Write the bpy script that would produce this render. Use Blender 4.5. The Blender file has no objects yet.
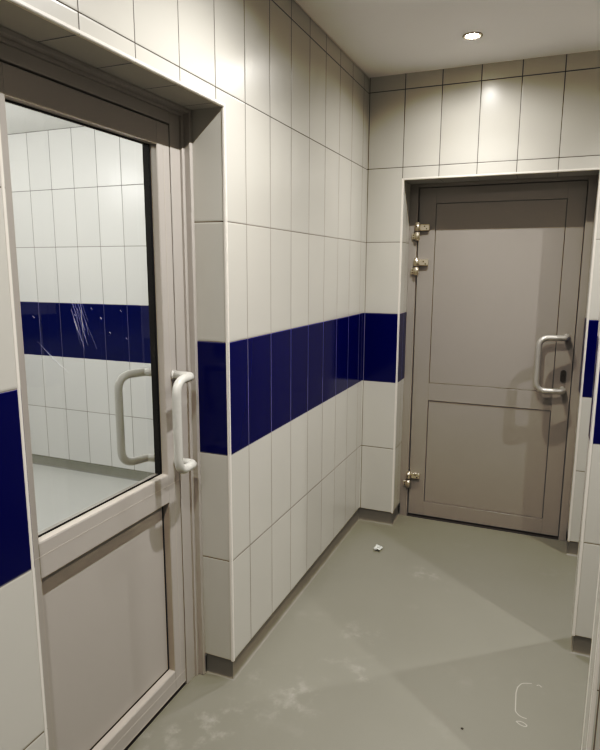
import bpy, bmesh, math, random
from mathutils import Vector, Matrix
random.seed(4)
C = bpy.context.scene.collection
PI = math.pi
# ------------------------------------------------------------------ measures (metres)
D = 3.386            # back wall
ZC = 2.557           # ceiling
Z0 = 0.0795          # lower edge of the wall tiles
TH, TW = 0.4, 0.1965 # tile height, width
JY, JX = 1.7299, 0.0074   # a vertical joint on the walls along y / along x
LN, LF, LT = 0.908, 1.781, 2.034   # left door opening: near side, far side, top
BL, BR, BT = 0.2105, 1.1790, 2.012  # back door opening: left, right, top
RX = 1.178

# ------------------------------------------------------------------ node helpers
def new_mat(name):
    m = bpy.data.materials.new(name); m.use_nodes = True
    nt = m.node_tree
    b = nt.nodes['Principled BSDF']
    return m, nt, b
def srgb(r, g, b):
    f = lambda c: (c/255/12.92) if c/255 <= .04045 else ((c/255+.055)/1.055)**2.4
    return (f(r), f(g), f(b), 1)
class N:
    """tiny expression helper on a node tree"""
    def __init__(s, nt): s.nt = nt
    def node(s, t, **k):
        n = s.nt.nodes.new(t)
        for a, v in k.items(): setattr(n, a, v)
        return n
    def put(s, sock, v):
        if hasattr(v, 'is_linked') or hasattr(v, 'links'): s.nt.links.new(v, sock)
        else: sock.default_value = v
    def m(s, op, a, b=None, c=None, clamp=False):
        n = s.node('ShaderNodeMath', operation=op); n.use_clamp = clamp
        s.put(n.inputs[0], a)
        if b is not None: s.put(n.inputs[1], b)
        if c is not None: s.put(n.inputs[2], c)
        return n.outputs[0]
    def mix(s, f, a, b):
        n = s.node('ShaderNodeMix', data_type='RGBA')
        s.put(n.inputs[0], f); s.put(n.inputs[6], a); s.put(n.inputs[7], b)
        return n.outputs[2]
    def mixf(s, f, a, b):
        n = s.node('ShaderNodeMix', data_type='FLOAT')
        s.put(n.inputs[0], f); s.put(n.inputs[2], a); s.put(n.inputs[3], b)
        return n.outputs[0]
    def noise(s, vec, scale, detail=3, rough=.5):
        n = s.node('ShaderNodeTexNoise'); n.inputs['Scale'].default_value = scale
        n.inputs['Detail'].default_value = detail; n.inputs['Roughness'].default_value = rough
        s.nt.links.new(vec, n.inputs['Vector']); return n.outputs['Fac']
    def ramp(s, f, lo, hi):
        n = s.node('ShaderNodeMapRange'); n.interpolation_type = 'SMOOTHSTEP'
        s.put(n.inputs[0], f); n.inputs[1].default_value = lo; n.inputs[2].default_value = hi
        return n.outputs[0]

def tile_material(name, tw, jx, jy, white, blue, rough=.27):
    m, nt, b = new_mat(name); e = N(nt)
    tc = e.node('ShaderNodeTexCoord'); geo = e.node('ShaderNodeNewGeometry')
    sp = e.node('ShaderNodeSeparateXYZ'); nt.links.new(tc.outputs['Object'], sp.inputs[0])
    sn = e.node('ShaderNodeSeparateXYZ'); nt.links.new(geo.outputs['True Normal'], sn.inputs[0])
    x, y, z = sp.outputs
    isx = e.m('GREATER_THAN', e.m('ABSOLUTE', sn.outputs[0]), .5)     # faces the x direction: joints run along y
    isz = e.m('GREATER_THAN', e.m('ABSOLUTE', sn.outputs[2]), .5)     # soffits
    isy = e.m('GREATER_THAN', e.m('ABSOLUTE', sn.outputs[1]), .5)
    ux = e.m('DIVIDE', e.m('SUBTRACT', x, jx), tw)
    uy = e.m('DIVIDE', e.m('SUBTRACT', y, jy), tw)
    deep = e.m('LESS_THAN', y, D - .01)                                # left opening's soffit: joints along y, back one: along x
    soff = e.mixf(deep, ux, uy)
    u = e.mixf(isx, e.mixf(isz, ux, soff), uy)
    v = e.m('DIVIDE', e.m('SUBTRACT', z, Z0), TH)
    v = e.mixf(isz, v, 5.5)
    def line(t, size, hw):
        fr = e.m('FRACT', e.m('ADD', t, 100.0))
        d = e.m('MULTIPLY', e.m('MINIMUM', fr, e.m('SUBTRACT', 1.0, fr)), size)
        return e.m('SUBTRACT', 1.0, e.ramp(d, hw*.55, hw*1.45)), d
    lu, du = line(u, tw, .0018); lv, dv = line(v, TH, .0018)
    g = e.m('MAXIMUM', lu, lv)
    band = e.m('MULTIPLY', e.m('GREATER_THAN', v, 2.0), e.m('LESS_THAN', v, 3.0))
    tid = e.node('ShaderNodeCombineXYZ')
    nt.links.new(e.m('FLOOR', e.m('ADD', u, 100.0)), tid.inputs[0]); nt.links.new(e.m('FLOOR', v), tid.inputs[1])
    nt.links.new(e.m('ADD', isx, e.m('MULTIPLY', isy, 3.0)), tid.inputs[2])
    wn = e.node('ShaderNodeTexWhiteNoise'); wn.noise_dimensions = '3D'; nt.links.new(tid.outputs[0], wn.inputs['Vector'])
    mott = e.noise(tc.outputs['Object'], 3.0, 4)
    hv = e.node('ShaderNodeHueSaturation')
    vv = e.m('ADD', .955, e.m('ADD', e.m('MULTIPLY', wn.outputs['Value'], .05), e.m('MULTIPLY', mott, .06)))
    nt.links.new(vv, hv.inputs['Value'])
    nt.links.new(e.mix(band, white, blue), hv.inputs['Color'])
    top = e.ramp(z, 1.7, 2.1)
    grout = e.mix(band, e.mix(top, srgb(98, 91, 82), srgb(52, 45, 38)), srgb(112, 112, 138))
    dirt = e.ramp(e.noise(tc.outputs['Object'], 2.2, 2), .3, .7)
    grout = e.mix(e.m('MULTIPLY', e.m('MULTIPLY', dirt, e.m('SUBTRACT', 1.0, top)), .4), grout, srgb(150, 142, 130))
    nt.links.new(e.mix(g, hv.outputs[0], grout), b.inputs['Base Color'])
    nt.links.new(e.mixf(g, e.mixf(band, rough, .15), .8), b.inputs['Roughness'])
    nt.links.new(e.mixf(band, .45, .27), b.inputs['Specular IOR Level'])
    # each tile sits at a very slightly different tilt
    off = e.node('ShaderNodeVectorMath', operation='SUBTRACT'); nt.links.new(wn.outputs['Color'], off.inputs[0]); off.inputs[1].default_value = (.5, .5, .5)
    sc = e.node('ShaderNodeVectorMath', operation='SCALE'); nt.links.new(off.outputs[0], sc.inputs[0]); sc.inputs['Scale'].default_value = .02
    ad = e.node('ShaderNodeVectorMath', operation='ADD'); nt.links.new(geo.outputs['Normal'], ad.inputs[0]); nt.links.new(sc.outputs[0], ad.inputs[1])
    nm = e.node('ShaderNodeVectorMath', operation='NORMALIZE'); nt.links.new(ad.outputs[0], nm.inputs[0])
    h = e.ramp(e.m('MINIMUM', du, dv), 0.0, .006)
    wav = e.noise(tc.outputs['Object'], 9.0, 1)
    bp = e.node('ShaderNodeBump'); bp.inputs['Strength'].default_value = .35; bp.inputs['Distance'].default_value = .002
    nt.links.new(e.m('ADD', h, e.m('MULTIPLY', wav, .35)), bp.inputs['Height']); nt.links.new(nm.outputs[0], bp.inputs['Normal'])
    nt.links.new(bp.outputs[0], b.inputs['Normal'])
    return m

def plain(name, col, rough=.4, metal=0.0, spec=.5, var=.0, scale=6, bump=0.0, bscale=200):
    m, nt, b = new_mat(name); e = N(nt)
    tc = e.node('ShaderNodeTexCoord')
    n = e.noise(tc.outputs['Object'], scale, 4)
    dark = tuple(c*(1-var) for c in col[:3]) + (1,)
    nt.links.new(e.mix(n, dark, tuple(min(1, c*(1+var)) for c in col[:3]) + (1,)), b.inputs['Base Color'])
    nt.links.new(e.m('ADD', rough-.04, e.m('MULTIPLY', n, .08)), b.inputs['Roughness'])
    b.inputs['Metallic'].default_value = metal; b.inputs['Specular IOR Level'].default_value = spec
    if bump:
        bp = e.node('ShaderNodeBump'); bp.inputs['Strength'].default_value = bump; bp.inputs['Distance'].default_value = .001
        nt.links.new(e.noise(tc.outputs['Object'], bscale, 2), bp.inputs['Height']); nt.links.new(bp.outputs[0], b.inputs['Normal'])
    return m

def floor_material(name, col, scuff_caustic):
    m, nt, b = new_mat(name); e = N(nt)
    tc = e.node('ShaderNodeTexCoord'); o = tc.outputs['Object']
    big = e.noise(o, 1.6, 4, .55)
    c = e.mix(big, tuple(k*.93 for k in col[:3])+(1,), tuple(k*1.07 for k in col[:3])+(1,))
    # dried, dusty mop smears: breakup noise gated by a large patch mask
    n1 = e.ramp(e.noise(o, 11, 9, .70), .47, .72)
    patch = 0.0
    for px, py, pr in ((.39, 2.02, .17), (.36, 2.25, .13), (-.03, 1.55, .3), (.2, 1.78, .22), (.68, 2.83, .14), (.5, 2.86, .12), (-.05, .9, .4)):
        dn = e.node('ShaderNodeVectorMath', operation='DISTANCE'); nt.links.new(o, dn.inputs[0]); dn.inputs[1].default_value = (px, py, 0)
        patch = e.m('MAXIMUM', patch, e.m('SUBTRACT', 1.0, e.ramp(dn.outputs['Value'], pr*.2, pr)))
    patch = e.m('MULTIPLY', patch, e.ramp(e.noise(o, 5, 3, .6), .40, .60))
    sm = e.m('MULTIPLY', e.m('MULTIPLY', n1, patch), scuff_caustic)
    n2 = e.m('MULTIPLY', e.ramp(e.noise(o, 3.4, 5, .6), .58, .76), scuff_caustic*.22)
    c = e.mix(e.m('MAXIMUM', sm, n2), c, srgb(182, 178, 168))
    specks = e.ramp(e.noise(o, 95, 2, .5), .79, .83)
    c = e.mix(e.m('MULTIPLY', specks, .22*scuff_caustic), c, srgb(215, 212, 205))
    nt.links.new(c, b.inputs['Base Color'])
    nt.links.new(e.m('ADD', .30, e.m('ADD', e.m('MULTIPLY', big, .14), e.m('MULTIPLY', sm, .3))), b.inputs['Roughness'])
    b.inputs['Specular IOR Level'].default_value = .45
    bp = e.node('ShaderNodeBump'); bp.inputs['Strength'].default_value = .12; bp.inputs['Distance'].default_value = .002
    nt.links.new(e.noise(o, 14, 3), bp.inputs['Height']); nt.links.new(bp.outputs[0], b.inputs['Normal'])
    return m

WHITE, BLUE = srgb(186, 183, 174), srgb(3, 6, 80)
M = {}
M['tile'] = tile_material('glazed_wall_tile', TW, JX, JY, WHITE, BLUE)
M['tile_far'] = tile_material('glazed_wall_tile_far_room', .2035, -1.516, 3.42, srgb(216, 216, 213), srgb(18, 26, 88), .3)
M['floor'] = floor_material('grey_resin_floor', srgb(118, 116, 106), .42)
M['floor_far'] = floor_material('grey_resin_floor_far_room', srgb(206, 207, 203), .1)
M['base'] = plain('grey_resin_cove', srgb(124, 120, 111), .4, var=.12, scale=9)
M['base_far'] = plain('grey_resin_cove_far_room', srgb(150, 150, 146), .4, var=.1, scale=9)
M['ceil'] = plain('ceiling_paint', srgb(243, 240, 238), .75, spec=.2, var=.02, scale=2)
M['trim'] = plain('tile_edge_trim', srgb(214, 208, 198), .35, var=.02)
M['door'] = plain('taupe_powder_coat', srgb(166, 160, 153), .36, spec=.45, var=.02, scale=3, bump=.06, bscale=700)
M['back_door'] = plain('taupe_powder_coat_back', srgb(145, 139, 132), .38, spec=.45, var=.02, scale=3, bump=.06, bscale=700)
M['dark'] = plain('dark_bounce_absorber', srgb(74, 70, 66), .5, var=.03, scale=2)  # for the unseen walls, made dark to absorb bounce light
M['bead'] = plain('glazing_bead_satin', srgb(168, 160, 150), .32, spec=.5, var=.02)
M['line'] = plain('profile_groove', srgb(58, 52, 48), .6, var=.05)
M['hair'] = plain('profile_edge_highlight', srgb(182, 174, 164), .4, var=.03)
M['gasket'] = plain('black_rubber', srgb(14, 13, 13), .6, spec=.3, var=.1)
M['pull'] = plain('white_lacquered_tube', srgb(188, 186, 178), .3, spec=.55, var=.02)
M['steel_pull'] = plain('satin_silver_tube', srgb(186, 182, 174), .33, metal=.55, var=.03)
M['hinge'] = plain('nickel_hinge', srgb(206, 196, 178), .28, metal=.8, var=.05)
M['screw'] = plain('dark_screw', srgb(46, 42, 38), .45, metal=.4, var=.05)
M['lock'] = plain('dark_bronze_lock', srgb(84, 78, 72), .38, metal=.35, var=.06)
M['lamp_ring'] = plain('lamp_ring_chrome', srgb(190, 184, 174), .25, metal=.85, var=.03)
M['paper'] = plain('crumpled_tissue', srgb(196, 197, 190), .85, var=.06, scale=60)
M['scuff_caustic'] = plain('pale_caustic', srgb(166, 162, 151), .6, var=.05, scale=80)  # pale colour stands in for light reflected off a handle
M['speck'] = plain('dark_speck', srgb(52, 46, 42), .7, var=.1)
M['stain'] = plain('brown_stain', srgb(140, 108, 80), .6, var=.12, scale=60)

# door glass: clear pane, mirror share from Fresnel
g, nt, b = new_mat('door_glass'); e = N(nt); nt.nodes.remove(b)
tr = e.node('ShaderNodeBsdfTransparent'); tr.inputs[0].default_value = (.955, .96, .955, 1)
gl = e.node('ShaderNodeBsdfGlossy'); gl.inputs['Roughness'].default_value = .02
fr = e.node('ShaderNodeFresnel'); fr.inputs[0].default_value = 1.45
mx = e.node('ShaderNodeMixShader'); nt.links.new(e.m('MULTIPLY', fr.outputs[0], 1.3, clamp=True), mx.inputs[0])
nt.links.new(tr.outputs[0], mx.inputs[1]); nt.links.new(gl.outputs[0], mx.inputs[2])
nt.links.new(mx.outputs[0], nt.nodes['Material Output'].inputs[0]); M['glass'] = g
s_, nt, b = new_mat('glass_scratch'); e = N(nt)
b.inputs['Base Color'].default_value = srgb(225, 225, 235); b.inputs['Alpha'].default_value = .26; b.inputs['Roughness'].default_value = .6
M['scratch'] = s_
l_, nt, b = new_mat('halogen_bulb'); b.inputs['Emission Color'].default_value = (1, .9, .74, 1); b.inputs['Emission Strength'].default_value = 130
M['bulb'] = l_

# ------------------------------------------------------------------ mesh helpers
def add_box(bm, a, b, bev=0.0, seg=1):
    (x0, y0, z0), (x1, y1, z1) = a, b
    vs = [bm.verts.new((x, y, z)) for x in (x0, x1) for y in (y0, y1) for z in (z0, z1)]
    q = [(0,1,3,2), (4,6,7,5), (0,4,5,1), (2,3,7,6), (0,2,6,4), (1,5,7,3)]
    fs = [bm.faces.new([vs[i] for i in f]) for f in q]
    if bev:
        es = list({ed for f in fs for ed in f.edges})
        bmesh.ops.bevel(bm, geom=es, offset=bev, segments=seg, affect='EDGES', profile=.6)
def add_tube(bm, pts, r, n=14, cap=True):
    pts = [Vector(p) for p in pts]; rings = []
    up = None
    for i, p in enumerate(pts):
        t = (pts[min(i+1, len(pts)-1)] - pts[max(i-1, 0)]).normalized()
        if up is None:
            up = t.orthogonal().normalized()
        up = (up - t*up.dot(t)).normalized(); sd = t.cross(up)
        rr = r[i] if isinstance(r, (list, tuple)) else r
        rings.append([bm.verts.new(p + rr*(math.cos(2*PI*k/n)*up + math.sin(2*PI*k/n)*sd)) for k in range(n)])
    for a, b in zip(rings, rings[1:]):
        for k in range(n):
            f = bm.faces.new((a[k], a[(k+1) % n], b[(k+1) % n], b[k])); f.smooth = True
    if cap:
        bm.faces.new(rings[0][::-1]); bm.faces.new(rings[-1])
def add_cyl(bm, c, axis, r, h, n=20, r2=None):
    c = Vector(c); axis = Vector(axis).normalized()
    add_tube(bm, [c - axis*h/2, c + axis*h/2], [r, r if r2 is None else r2], n)
def fillet(pts, rads, k=8):
    out = [Vector(pts[0])]
    for i in range(1, len(pts)-1):
        p, a, b = Vector(pts[i]), Vector(pts[i-1]), Vector(pts[i+1])
        u, v = (a-p).normalized(), (b-p).normalized()
        ang = u.angle(v); d = min(rads[i-1]/math.tan(ang/2), (a-p).length*.49, (b-p).length*.49)
        s, t = p+u*d, p+v*d
        for j in range(k+1):
            w = j/k; out.append(s*(1-w)**2 + p*2*w*(1-w) + t*w*w)
    out.append(Vector(pts[-1])); return out
def obj(name, bm, mat, parent=None, base=None, smooth=False):
    """link bm (world coordinates) as one mesh object; parented under an Empty or a mesh whose origin is known"""
    org = Vector(base) if base is not None else Vector((0, 0, 0))
    if parent is not None: org = Vector(parent['_o'])
    bmesh.ops.recalc_face_normals(bm, faces=bm.faces)
    for v in bm.verts: v.co -= org
    me = bpy.data.meshes.new(name); bm.to_mesh(me); bm.free()
    for mm in (mat if isinstance(mat, (list, tuple)) else [mat]): me.materials.append(mm)
    if smooth:
        for p in me.polygons: p.use_smooth = True
    o = bpy.data.objects.new(name, me); C.objects.link(o)
    if parent is None: o.location = org
    else: o.parent = parent
    o['_o'] = list(org)
    return o
def tag(o, label, cat, group=None, kind=None):
    o['label'] = label; o['category'] = cat
    if group: o['group'] = group
    if kind: o['kind'] = kind
    return o
def empty(name, loc, label, cat, kind=None, group=None):
    o = bpy.data.objects.new(name, None); C.objects.link(o); o.location = loc; o['_o'] = list(loc)
    o.empty_display_size = .1
    return tag(o, label, cat, group, kind)
def boxes(name, lst, mat, parent=None, bev=0.0, base=None):
    bm = bmesh.new()
    for a, b in lst: add_box(bm, a, b, bev)
    return obj(name, bm, mat, parent, base)
def struct(name, lst, mat, label, cat, bev=0.0):
    return tag(boxes(name, lst, mat, None, bev), label, cat, None, 'structure')

# ------------------------------------------------------------------ the setting: shell
WT = .30    # thickness of the left wall
XR = 2.20   # far side of the cubicles on the right
YF = -1.9   # wall behind the viewer
struct('floor', [((-.175, YF, -.05), (XR, D+.3, 0))], M['floor'], 'grey seamless resin floor of the tiled passage', 'floor')
struct('wall_left', [((-WT, YF, Z0), (0, LN, ZC)), ((-WT, LF, Z0), (0, D+.3, ZC)), ((-WT, LN, LT), (0, LF, ZC))], M['tile'],
       'long left wall of cream tiles with navy band around glazed door', 'wall')
struct('wall_back', [((0, D, Z0), (BL, D+.3, ZC)), ((BR, D, Z0), (XR+.1, D+.3, ZC)), ((BL, D, BT), (BR, D+.3, ZC))], M['tile'],
       'short end wall of cream tiles with navy band around solid door', 'wall')
S2 = (2.458, 2.577); S3 = (1.545, 1.668); S4 = (.632, .755)
struct('wall_partition', [((RX, S2[0], Z0), (XR, S2[1], ZC))], M['tile'], 'tiled partition end on the right, beside the solid end door', 'wall')
struct('wall_partition.001', [((1.171, S3[0], Z0), (XR, S3[1], ZC))], M['tile'], 'nearest tiled partition end at the lower right edge', 'wall')
struct('wall_partition.002', [((1.171, S4[0], Z0), (XR, S4[1], ZC))], M['tile'], 'tiled partition beside the viewer, out of frame', 'wall')
struct('wall_right', [((XR, YF, 0), (XR+.1, D, ZC))], M['dark'], 'unseen wall at the far right behind the partitions, darkened to absorb bounce light', 'wall')
struct('wall_front', [((-WT, YF-.1, 0), (XR+.1, YF, ZC))], M['dark'], 'unseen wall behind the viewer, darkened to absorb bounce light', 'wall')

# base: grey cove that the floor resin turns up into, set slightly back under the tiles
def cove(name, paths, label, mat='base'):
    """paths: polylines on the floor along the tile faces, the open room on their right-hand side; mitred at the corners"""
    bm = bmesh.new()
    prof = [(-.05, 0), (.0012, 0), (-.0015, .001), (-.004, .0035), (-.0058, .008), (-.0068, .015), (-.007, .022), (-.007, Z0), (-.05, Z0)]
    k = len(prof)
    for path in paths:
        pts = [Vector(p) for p in path]; ns = []
        for p, q in zip(pts, pts[1:]):
            t = (q-p).normalized(); ns.append(Vector((t.y, -t.x)))
        rings = []
        for i, p in enumerate(pts):
            a, b = ns[max(i-1, 0)], ns[min(i, len(ns)-1)]
            mv = (a+b)/(1+a.dot(b))
            rings.append([bm.verts.new((p.x+mv.x*u, p.y+mv.y*u, w)) for u, w in prof])
        for a, b in zip(rings, rings[1:]):
            for i in range(k): bm.faces.new((a[i], a[(i+1) % k], b[(i+1) % k], b[i]))
        bm.faces.new(rings[0][::-1]); bm.faces.new(rings[-1])
    return tag(obj(name, bm, M[mat]), label, 'baseboard', None, 'structure')
cove('baseboard_left', [[(0, YF), (0, LN), (-.120, LN)], [(-.120, LF), (0, LF), (0, D), (BL, D), (BL, D+.1795)]],
     'dark grey cove base along the left tiled wall')
cove('baseboard_back', [[(BR, D+.1795), (BR, D), (XR, D)]], 'dark grey cove base on the handle side of the end door')
def part_base(name, x0, s, label):
    cove(name, [[(XR, s[1]), (x0, s[1]), (x0, s[0]), (XR, s[0])]], label)
part_base('baseboard_partition', RX, S2, 'dark grey cove base under the partition beside the end door')
part_base('baseboard_partition.001', 1.171, S3, 'dark grey cove base under the nearest right partition')
part_base('baseboard_partition.002', 1.171, S4, 'dark grey cove base under the partition beside the viewer')

# ceiling with the round cut-out for the spotlight
LX, LY, LR = .597, 2.975, .036
bm = bmesh.new()
def loop(pts):
    vs = [bm.verts.new(p) for p in pts]
    return [bm.edges.new((vs[i], vs[(i+1) % len(vs)])) for i in range(len(vs))]
es = loop([(-WT, YF-.1, ZC), (XR+.1, YF-.1, ZC), (XR+.1, D+.3, ZC), (-WT, D+.3, ZC)])
es += loop([(LX+LR*math.cos(2*PI*k/32), LY+LR*math.sin(2*PI*k/32), ZC) for k in range(32)])
bmesh.ops.triangle_fill(bm, use_beauty=True, edges=es)
tag(obj('ceiling', bm, M['ceil']), 'plain painted ceiling over the passage with one spotlight', 'ceiling', None, 'structure')

# tile edge trims
TT = .0112
def trim(n, a, b, label):
    tag(boxes('trim_%d' % n, [(a, b)], M['trim'], None, .0032), label, 'trim', None, 'structure')
P = .0012
trim(1, (-TT, LF-P, Z0-.004), (P, LF+TT, LT+TT), 'pale edge trim up the far side of the glazed door recess')
trim(2, (-TT, LN-TT, Z0-.004), (P, LN+P, LT+TT), 'pale edge trim up the near side of the glazed door recess')
trim(3, (-TT, LN+P, LT-P), (P, LF-P, LT+TT), 'pale edge trim along the top of the glazed door recess')
trim(4, (BL-TT, D-P, Z0-.004), (BL+P, D+TT, BT+TT), 'pale edge trim on the hinge side of the end door recess')
trim(5, (BR-P, D-P, Z0-.004), (BR+TT, D+TT, BT+TT), 'pale edge trim on the handle side of the end door recess')
trim(6, (BL+P, D-P, BT-P), (BR-P, D+TT, BT+TT), 'pale edge trim along the top of the end door recess')
trim(7, (RX-P, S2[0]-P, Z0-.004), (RX+TT, S2[0]+TT, ZC), 'pale edge trim on the partition beside the end door')
trim(8, (1.171-P, S3[0]-P, Z0-.004), (1.171+TT, S3[0]+TT, ZC), 'pale edge trim on front corner of the nearest right partition')
trim(9, (1.171-P, S3[1]-TT, Z0-.004), (1.171+TT, S3[1]+P, ZC), 'pale edge trim on rear corner of the nearest right partition')
trim(10, (0, YF, ZC-.006), (.006, D, ZC), 'thin pale sealant line between left wall and ceiling')

# room seen through the glazed door
RX0, RY1, RZ = -3.4, 3.42, 2.482
struct('floor.001', [((RX0, -.6, -.05), (-.175, RY1, 0))], M['floor_far'], 'pale grey floor of the room behind the glazed door', 'floor')
struct('wall_far_room', [((RX0-.1, RY1, .0795), (-WT, RY1+.1, RZ))], M['tile_far'], 'white tiled wall with navy band seen through the door glass', 'wall')
struct('wall_far_room.001', [((RX0-.1, -.6, 0), (RX0, RY1, RZ))], M['tile_far'], 'left side wall of the room behind the glazed door', 'wall')
struct('wall_far_room.002', [((RX0-.1, -.7, 0), (-WT, -.6, RZ))], M['tile_far'], 'near wall of the room behind the glazed door', 'wall')
struct('ceiling.001', [((RX0-.1, -.7, RZ), (-WT, RY1+.1, RZ+.05))], plain('far_ceiling_paint', srgb(236, 236, 232), .8, spec=.2, var=.01),
       'white ceiling of the room seen through the door glass', 'ceiling')
cove('baseboard_far_room', [[(RX0, RY1), (-WT, RY1)]], 'grey cove base of the room behind the glass', 'base_far')

# ------------------------------------------------------------------ pull handles
def pull_path(face, m, n, s, ztop, zbot, neck=.060, reach=.090, off=.118):
    """face: point on the leaf (z=0); n: outward normal; s: towards the leaf's middle"""
    n, s = Vector(n), Vector(s); f = Vector(face)
    P = lambda u, v, z: f + n*u + s*v + Vector((0, 0, z))
    pts = [P(0, 0, ztop), P(neck, 0, ztop), P(reach, off, ztop), P(reach, off, zbot), P(neck, 0, zbot), P(0, 0, zbot)]
    return fillet(pts, [.018, .052, .052, .018])
def handle(face, n, s, zt, zb, mat, parent, r=.0145, **k):
    bm = bmesh.new(); add_tube(bm, pull_path(face, 0, n, s, zt, zb, **k), r, 18)
    h = obj('handle', bm, mat, parent)
    nv = Vector(n)
    for z in (zt, zb):
        bm = bmesh.new(); add_cyl(bm, Vector(face)+Vector((0, 0, z))+nv*.004, n, r*1.16, .008, 24)
        obj('mount', bm, mat, h)
        bm = bmesh.new(); add_cyl(bm, Vector(face)+Vector((0, 0, z-.002))+nv*.028-Vector(s)*0+Vector((0, 0, -r*.98)), (0, 0, 1), .0036, .004, 12)
        obj('set_screw', bm, M['screw'], h)
    return h

# ------------------------------------------------------------------ left glazed door (door_1)
base = (-.15, 1.34, 0)
d1 = empty('door_1', base, 'half-glazed taupe aluminium door in the left wall with white tube handles', 'door', 'structure')
X0, X1 = -.205, -.15
def ring_boxes(x0, x1, o, i):     # rectangular frame in the yz plane: o/i = (y0,y1,z0,z1)
    return [((x0, o[0], o[2]), (x1, i[0], o[3])), ((x0, i[1], o[2]), (x1, o[1], o[3])),
            ((x0, i[0], i[3]), (x1, i[1], o[3])), ((x0, i[0], o[2]), (x1, i[1], i[2]))]
def jamb_boxes(x0, x1, o, i):     # the same without a sill
    return [((x0, o[0], o[2]), (x1, i[0], o[3])), ((x0, i[1], o[2]), (x1, o[1], o[3])), ((x0, i[0], i[3]), (x1, i[1], o[3]))]
fr = boxes('door_frame', jamb_boxes(-.20, -.149, (.940, 1.749, 0, 2.012), (.992, 1.6945, 0, 1.977)), M['door'], d1, .0012)
boxes('frame_step', jamb_boxes(-.21, -.141, (.925, 1.764, 0, 2.022), (.940, 1.749, 0, 2.012)), M['door'], fr, .0006)
boxes('frame_edge', jamb_boxes(-.21, -.1205, (LN, LF, 0, LT), (.925, 1.764, 0, 2.022)), M['door'], fr, .0012)
boxes('rebate', jamb_boxes(-.199, -.165, (.991, 1.6955, 0, 1.978), (.9965, 1.690, 0, 1.9725)), M['line'], fr)
YG0, YG1, ZG0, ZG1 = 1.061, 1.626, .838, 1.906
ZP0, ZP1 = .100, .742
lf = boxes('leaf', [((X0, .997, .018), (X1, YG0, 1.972)), ((X0, YG1, .018), (X1, 1.690, 1.972)),
                    ((X0, YG0, ZG1), (X1, YG1, 1.972)), ((X0, YG0, ZP1), (X1, YG1, ZG0)), ((X0, YG0, .018), (X1, YG1, ZP0))], M['door'], d1, .001)
# fine profile lines where the inset beads clip on
boxes('profile_line', [((X1-.001, .9975, .801), (X1+.0006, 1.6895, .8028)), ((X1-.001, .9975, .066), (X1+.0006, 1.6895, .0678)),
                       ((X1-.001, YG1+.030, .02), (X1+.0006, YG1+.0318, 1.90)), ((X1-.001, .9975, .0235), (X1+.0006, 1.6895, .0255))], M['hair'], lf)
XP = -.178
for nm, (z0, z1) in (('glazing_bead', (ZG0, ZG1)), ('panel_bead', (ZP0, ZP1))):
    boxes(nm, ring_boxes(XP, X1-.0015, (YG0-.0005, YG1+.0005, z0-.0005, z1+.0005), (YG0+.002, YG1-.002, z0+.002, z1-.002)), M['bead'], lf)
    boxes('gasket', ring_boxes(XP-.002, XP+.002, (YG0, YG1, z0, z1), (YG0+.005, YG1-.006, z0+.006, z1-.006)) + [((XP-.024, YG1-.004, z0), (XP-.002, YG1, z1))], M['gasket'], lf)
bm = bmesh.new()
v = [bm.verts.new(p) for p in ((XP, YG0, ZG0), (XP, YG1, ZG0), (XP, YG1, ZG1), (XP, YG0, ZG1))]; bm.faces.new(v)
gp = obj('glass_pane', bm, M['glass'], d1)
bm = bmesh.new()
def stroke(bm, pts, w, ax):
    for p, q in zip(pts, pts[1:]):
        p, q = Vector(p), Vector(q); t = (q-p).normalized(); sd = t.cross(Vector(ax)).normalized()*w/2
        bm.faces.new([bm.verts.new(c) for c in (p-sd, q-sd, q+sd, p+sd)])
for k in range(15):
    y = 1.262 + random.uniform(-.02, .03); z = 1.45 - random.uniform(0, .06); a = random.uniform(.25, .5); L = random.uniform(.04, .13)
    pts = [(XP+.0012, y + a*L*t + random.uniform(-.002, .002), z - L*t) for t in (0, .35, .7, 1)]
    stroke(bm, pts, random.uniform(.0008, .0022), (1, 0, 0))
for k in range(9):
    y = random.uniform(1.10, 1.5); z = random.uniform(1.27, 1.42)
    stroke(bm, [(XP+.0012, y, z), (XP+.0012, y+.006, z-.006)], .003, (1, 0, 0))
for k in range(5):
    y = 1.13 + k*.012; stroke(bm, [(XP+.0012, y, 1.345-.012*k), (XP+.0012, y+.05, 1.29-.01*k)], .001, (1, 0, 0))
obj('scratch', bm, M['scratch'], gp)['label'] = 'white scratches on the glass'
boxes('panel', [((XP-.02, YG0-.004, ZP0-.004), (XP, YG1+.004, ZP1+.004))], M['door'], d1)
boxes('sweep_seal', [((-.185, .997, .0), (-.162, 1.690, .0185))], M['gasket'], lf)
boxes('threshold', [((-.205, .94, 0), (-.155, 1.70, .0035))], M['line'], fr)
h1 = handle((X1, 1.672, 0), (1, 0, 0), (0, -1, 0), 1.175, .874, M['pull'], d1, neck=.071, reach=.080, off=.102)
h2 = handle((X0, 1.672, 0), (-1, 0, 0), (0, -1, 0), 1.177, .872, M['pull'], d1, neck=.062, reach=.094, off=.100, r=.0135)
h1['label'] = 'near white tube pull handle on the stile'; h2['label'] = 'far white tube pull handle seen through the glass'

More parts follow.
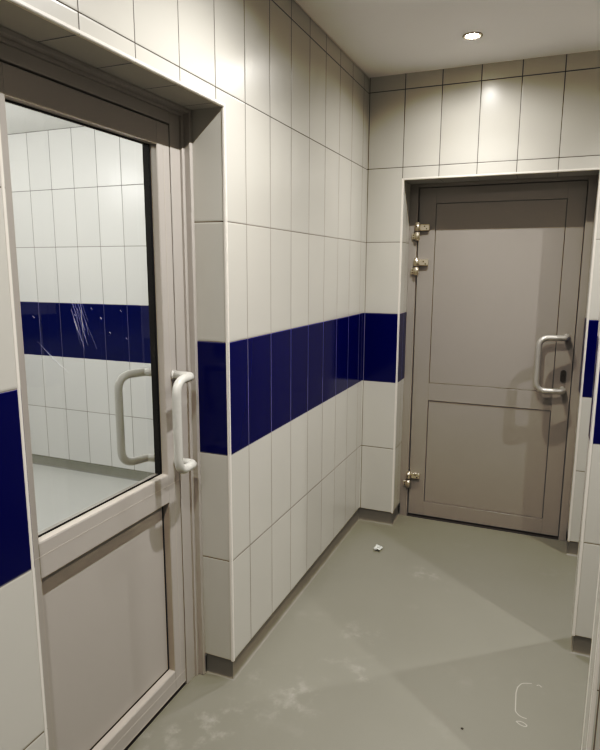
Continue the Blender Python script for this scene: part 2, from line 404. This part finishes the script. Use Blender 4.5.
# ------------------------------------------------------------------ back door (door_2)
YD = D + .20          # face of the leaf
d2 = empty('door_2', (.70, YD, 0), 'solid taupe two-panel door in the end wall with silver pull handle', 'door', 'structure')
def ring_y(y0, y1, o, i, sill=True):
    r = [((o[0], y0, o[2]), (i[0], y1, o[3])), ((i[1], y0, o[2]), (o[1], y1, o[3])), ((i[0], y0, i[3]), (i[1], y1, o[3]))]
    return r + ([((i[0], y0, o[2]), (i[1], y1, i[2]))] if sill else [])
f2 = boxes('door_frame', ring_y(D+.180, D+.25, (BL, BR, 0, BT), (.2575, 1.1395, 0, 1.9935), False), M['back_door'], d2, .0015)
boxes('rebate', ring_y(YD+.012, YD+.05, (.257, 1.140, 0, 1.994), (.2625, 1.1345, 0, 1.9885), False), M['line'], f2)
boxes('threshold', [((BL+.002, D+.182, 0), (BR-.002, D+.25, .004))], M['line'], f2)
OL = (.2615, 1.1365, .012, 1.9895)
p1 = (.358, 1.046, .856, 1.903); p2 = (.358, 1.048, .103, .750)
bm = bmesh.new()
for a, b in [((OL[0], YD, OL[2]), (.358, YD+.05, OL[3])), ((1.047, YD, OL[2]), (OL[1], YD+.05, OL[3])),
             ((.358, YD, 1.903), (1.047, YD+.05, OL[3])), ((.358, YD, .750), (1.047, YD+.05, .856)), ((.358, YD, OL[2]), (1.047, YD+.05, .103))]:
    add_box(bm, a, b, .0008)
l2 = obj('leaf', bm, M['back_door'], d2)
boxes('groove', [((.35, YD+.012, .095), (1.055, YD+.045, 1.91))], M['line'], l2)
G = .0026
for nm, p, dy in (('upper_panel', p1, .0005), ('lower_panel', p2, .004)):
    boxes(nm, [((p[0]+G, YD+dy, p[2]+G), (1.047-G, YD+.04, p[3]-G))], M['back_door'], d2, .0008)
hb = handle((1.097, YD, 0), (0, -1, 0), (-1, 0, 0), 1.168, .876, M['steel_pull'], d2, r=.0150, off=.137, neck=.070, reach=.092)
hb['label'] = 'satin silver tube pull handle'
# lock escutcheon
bm = bmesh.new()
ring = []
for k in range(32):
    a = 2*PI*k/32; ring.append((1.0945 + .0145*math.cos(a), .950 + (.020 if math.sin(a) >= 0 else -.020) + .0145*math.sin(a)))
a_ = [bm.verts.new((x, YD, z)) for x, z in ring]; b_ = [bm.verts.new((1.0945+(x-1.0945)*.86, YD-.009, .95+(z-.95)*.92)) for x, z in ring]
for k in range(32): bm.faces.new((a_[k], a_[(k+1) % 32], b_[(k+1) % 32], b_[k]))
bm.faces.new(b_); bm.faces.new(a_[::-1])
lk = obj('lock', bm, M['lock'], d2)
bm = bmesh.new(); add_cyl(bm, (1.0945, YD-.010, .958), (0, 1, 0), .0085, .006, 20); add_box(bm, (1.0905, YD-.0125, .935), (1.0985, YD-.008, .958), .001)
kc = obj('key_cylinder', bm, M['lock'], lk)
bm = bmesh.new(); add_box(bm, (1.0937, YD-.0145, .952), (1.0953, YD-.0125, .964)); obj('keyhole', bm, M['screw'], kc)
# hinges
def hinge(z, x=.2615):
    yb = YD - .030
    bm = bmesh.new()
    add_cyl(bm, (x, yb, z+.024), (0, 0, 1), .0140, .046, 20); add_cyl(bm, (x, yb, z+.049), (0, 0, 1), .0140, .004, 20, .010)
    add_cyl(bm, (x, yb, z-.024), (0, 0, 1), .0140, .044, 20); add_cyl(bm, (x, yb, z-.048), (0, 0, 1), .010, .004, 20, .0140)
    hg = obj('hinge', bm, M['hinge'], d2)
    bm = bmesh.new(); add_box(bm, (x+.004, YD-.020, z+.006), (x+.066, YD-.012, z+.042), .002); add_box(bm, (x+.012, YD-.014, z+.008), (x+.064, YD+.001, z+.040), .001)
    lp = obj('leaf_plate', bm, M['hinge'], hg)
    bm = bmesh.new(); add_box(bm, (x-.030, D+.168, z-.044), (x-.002, D+.176, z-.010), .002); add_box(bm, (x-.028, D+.174, z-.042), (x-.008, D+.181, z-.012), .001)
    obj('frame_plate', bm, M['hinge'], hg)
    bm = bmesh.new(); add_cyl(bm, (x, yb, z), (0, 0, 1), .0146, .003, 20); obj('bearing_ring', bm, M['screw'], hg)
    for sx, sz, sy in ((x+.038, z+.030, YD-.0205), (x+.050, z+.016, YD-.0205), (x-.022, z-.020, D+.1675), (x-.022, z-.034, D+.1675)):
        bm = bmesh.new(); add_cyl(bm, (sx, sy, sz), (0, 1, 0), .0036, .003, 12); obj('screw', bm, M['screw'], hg)
    bm = bmesh.new(); add_cyl(bm, (x-.003, yb-.0138, z+.028), (0, 1, 0), .0032, .003, 12); obj('set_screw', bm, M['screw'], hg)
for z in (1.745, 1.546, .244): hinge(z)

# ------------------------------------------------------------------ ceiling spotlight
sp = empty('ceiling_spotlight', (LX, LY, ZC), 'small round recessed spotlight glowing in the ceiling', 'light')
def lathe(prof, n=36):
    bm = bmesh.new(); rings = []
    for r, z in prof: rings.append([bm.verts.new((LX+r*math.cos(2*PI*k/n), LY+r*math.sin(2*PI*k/n), ZC+z)) for k in range(n)])
    for a, b in zip(rings, rings[1:]):
        for k in range(n):
            f = bm.faces.new((a[k], a[(k+1) % n], b[(k+1) % n], b[k])); f.smooth = True
    return bm
obj('ring', lathe([(.044, 0), (.044, -.003), (.041, -.0055), (.036, -.006), (.0325, -.004), (.0315, .002), (.0315, .012)]), M['lamp_ring'], sp)
obj('reflector', lathe([(.0345, .0005), (.030, .012), (.020, .028), (.012, .034), (.0005, .035)]), M['lamp_ring'], sp)
bm = bmesh.new(); bmesh.ops.create_uvsphere(bm, u_segments=20, v_segments=12, radius=.023, matrix=Matrix.Translation((LX, LY, ZC+.003)) @ Matrix.Diagonal((1, 1, .55, 1)))
obj('bulb', bm, M['bulb'], sp, smooth=True)

# ------------------------------------------------------------------ small things on the floor
bm = bmesh.new(); bmesh.ops.create_icosphere(bm, subdivisions=3, radius=.016)
for v in bm.verts:
    k = 1 + .45*math.sin(v.co.x*310+1)*math.sin(v.co.y*270+2) + .3*math.sin(v.co.z*420+v.co.x*200) + random.uniform(-.1, .1)
    v.co = Vector((v.co.x*k*1.0, v.co.y*k*1.25, v.co.z*k*.55))
zm = min(v.co.z for v in bm.verts)
for v in bm.verts: v.co += Vector((.2162, 3.037, -zm))
pp = obj('tissue_scrap', bm, M['paper'], None, (.2162, 3.037, 0))
tag(pp, 'small crumpled white tissue scrap on the grey floor before the end door', 'litter')
def mark(name, strokes, w, mat, label, cat):
    bm = bmesh.new()
    for pts in strokes:
        pts = fillet([(x, y, .0008) for x, y in pts], [.03]*(len(pts)-2), 6)
        L = [];
        for i, p in enumerate(pts):
            t = (pts[min(i+1, len(pts)-1)]-pts[max(i-1, 0)]).normalized(); sd = Vector((-t.y, t.x, 0))*w/2
            L.append((bm.verts.new(p-sd), bm.verts.new(p+sd)))
        for a, b in zip(L, L[1:]): bm.faces.new((a[0], b[0], b[1], a[1]))
    c = sum((v.co for v in bm.verts), Vector())/len(bm.verts)
    return tag(obj(name, bm, mat, None, (c.x, c.y, 0)), label, cat)
mark('painted_caustic', [[(1.0375, 2.1989), (1.0028, 2.1867), (.9895, 2.1561), (.986, 2.1226), (.9891, 2.0211), (1.0056, 2.002), (1.0275, 1.9995)],
                    [(1.0551, 2.1938), (1.063, 2.2019), (1.0725, 2.1911)]], .0035, M['scuff_caustic'], 'thin pale C-shaped light caustic painted on the floor at lower right', 'floor mark')  # caustic from an unseen handle, drawn as flat pale strips
mark('painted_caustic.001', [[(.994, 1.9727), (1.0067, 1.9791), (1.0197, 1.976), (1.0313, 1.966), (1.0236, 1.9579), (1.0075, 1.9609), (.994, 1.9727)]],
     .0035, M['scuff_caustic'], 'thin pale oval light caustic painted just below the C-shaped one', 'floor mark')  # part of the same caustic, drawn as a pale loop
bm = bmesh.new(); bmesh.ops.create_icosphere(bm, subdivisions=2, radius=.0045, matrix=Matrix.Translation((.828, 1.866, .002)) @ Matrix.Diagonal((1.2, 1, .45, 1)))
tag(obj('dirt_speck', bm, M['speck'], None, (.828, 1.866, 0)), 'tiny dark dirt speck on the floor left of the painted caustic', 'litter')

# ------------------------------------------------------------------ lights
def spot(x, y, z, w, wide=.5, beam=138, col=(1, .974, .942), r=.007):
    for e_, size in ((w, beam), (w*wide, 162)):      # the beam of the reflector and its weaker spill
        l = bpy.data.lights.new('downlight', 'SPOT'); l.energy = e_; l.color = col; l.spot_size = math.radians(size); l.spot_blend = 1 if size < 150 else .6; l.shadow_soft_size = r
        o = bpy.data.objects.new('downlight', l); C.objects.link(o); o.location = (x, y, z)
SW = 57
spot(LX, LY, ZC-.0115, SW*1.0, .40, 115)
for y, k in ((1.62, 1.38), (.27, .86), (-1.08, .9)): spot(.597, y, ZC-.012, SW*k)
for y in (2.98, 2.06, 1.15): spot(1.67, y, ZC-.012, SW*1.2, .08, 126)
for x, y in ((-1.2, 2.3), (-2.5, 2.3), (-1.2, .6), (-2.5, .6)):
    l = bpy.data.lights.new('far_room_lamp', 'POINT'); l.shadow_soft_size = .1; l.energy = 17; l.color = (1, .985, .95)
    o = bpy.data.objects.new('far_room_lamp', l); C.objects.link(o); o.location = (x, y, RZ-.22)
w = bpy.data.worlds.new('World'); bpy.context.scene.world = w; w.use_nodes = True
w.node_tree.nodes['Background'].inputs[0].default_value = (.02, .02, .02, 1)

# ------------------------------------------------------------------ camera
cd = bpy.data.cameras.new('camera'); cam = bpy.data.objects.new('camera', cd); C.objects.link(cam)
cd.sensor_fit = 'HORIZONTAL'; cd.sensor_width = 36; cd.lens = 36*600.81/600; cd.shift_y = 1.26/600; cd.clip_start = .01
r = Vector((.9235068, .3835597, .0041446)); u = Vector((-.0704685, .1590279, .984756)); f = Vector((-.3770536, .9097209, -.1738922))
mw = Matrix(((r.x, u.x, -f.x, 1.0034), (r.y, u.y, -f.y, 0), (r.z, u.z, -f.z, 1.52307), (0, 0, 0, 1)))
cam.matrix_world = mw
bpy.context.scene.camera = cam
vs = bpy.context.scene.view_settings
vs.view_transform = 'Standard'; vs.look = 'None'; vs.exposure = 0.0; vs.gamma = 1.0
vs.use_curve_mapping = True
cm = vs.curve_mapping
cv = cm.curves[3]
cv.points.new(.045, .022); cv.points.new(.10, .063); cv.points.new(.18, .174); cv.points.new(.6, .62)
cm.update()
for o in bpy.data.objects:
    if '_o' in o: del o['_o']
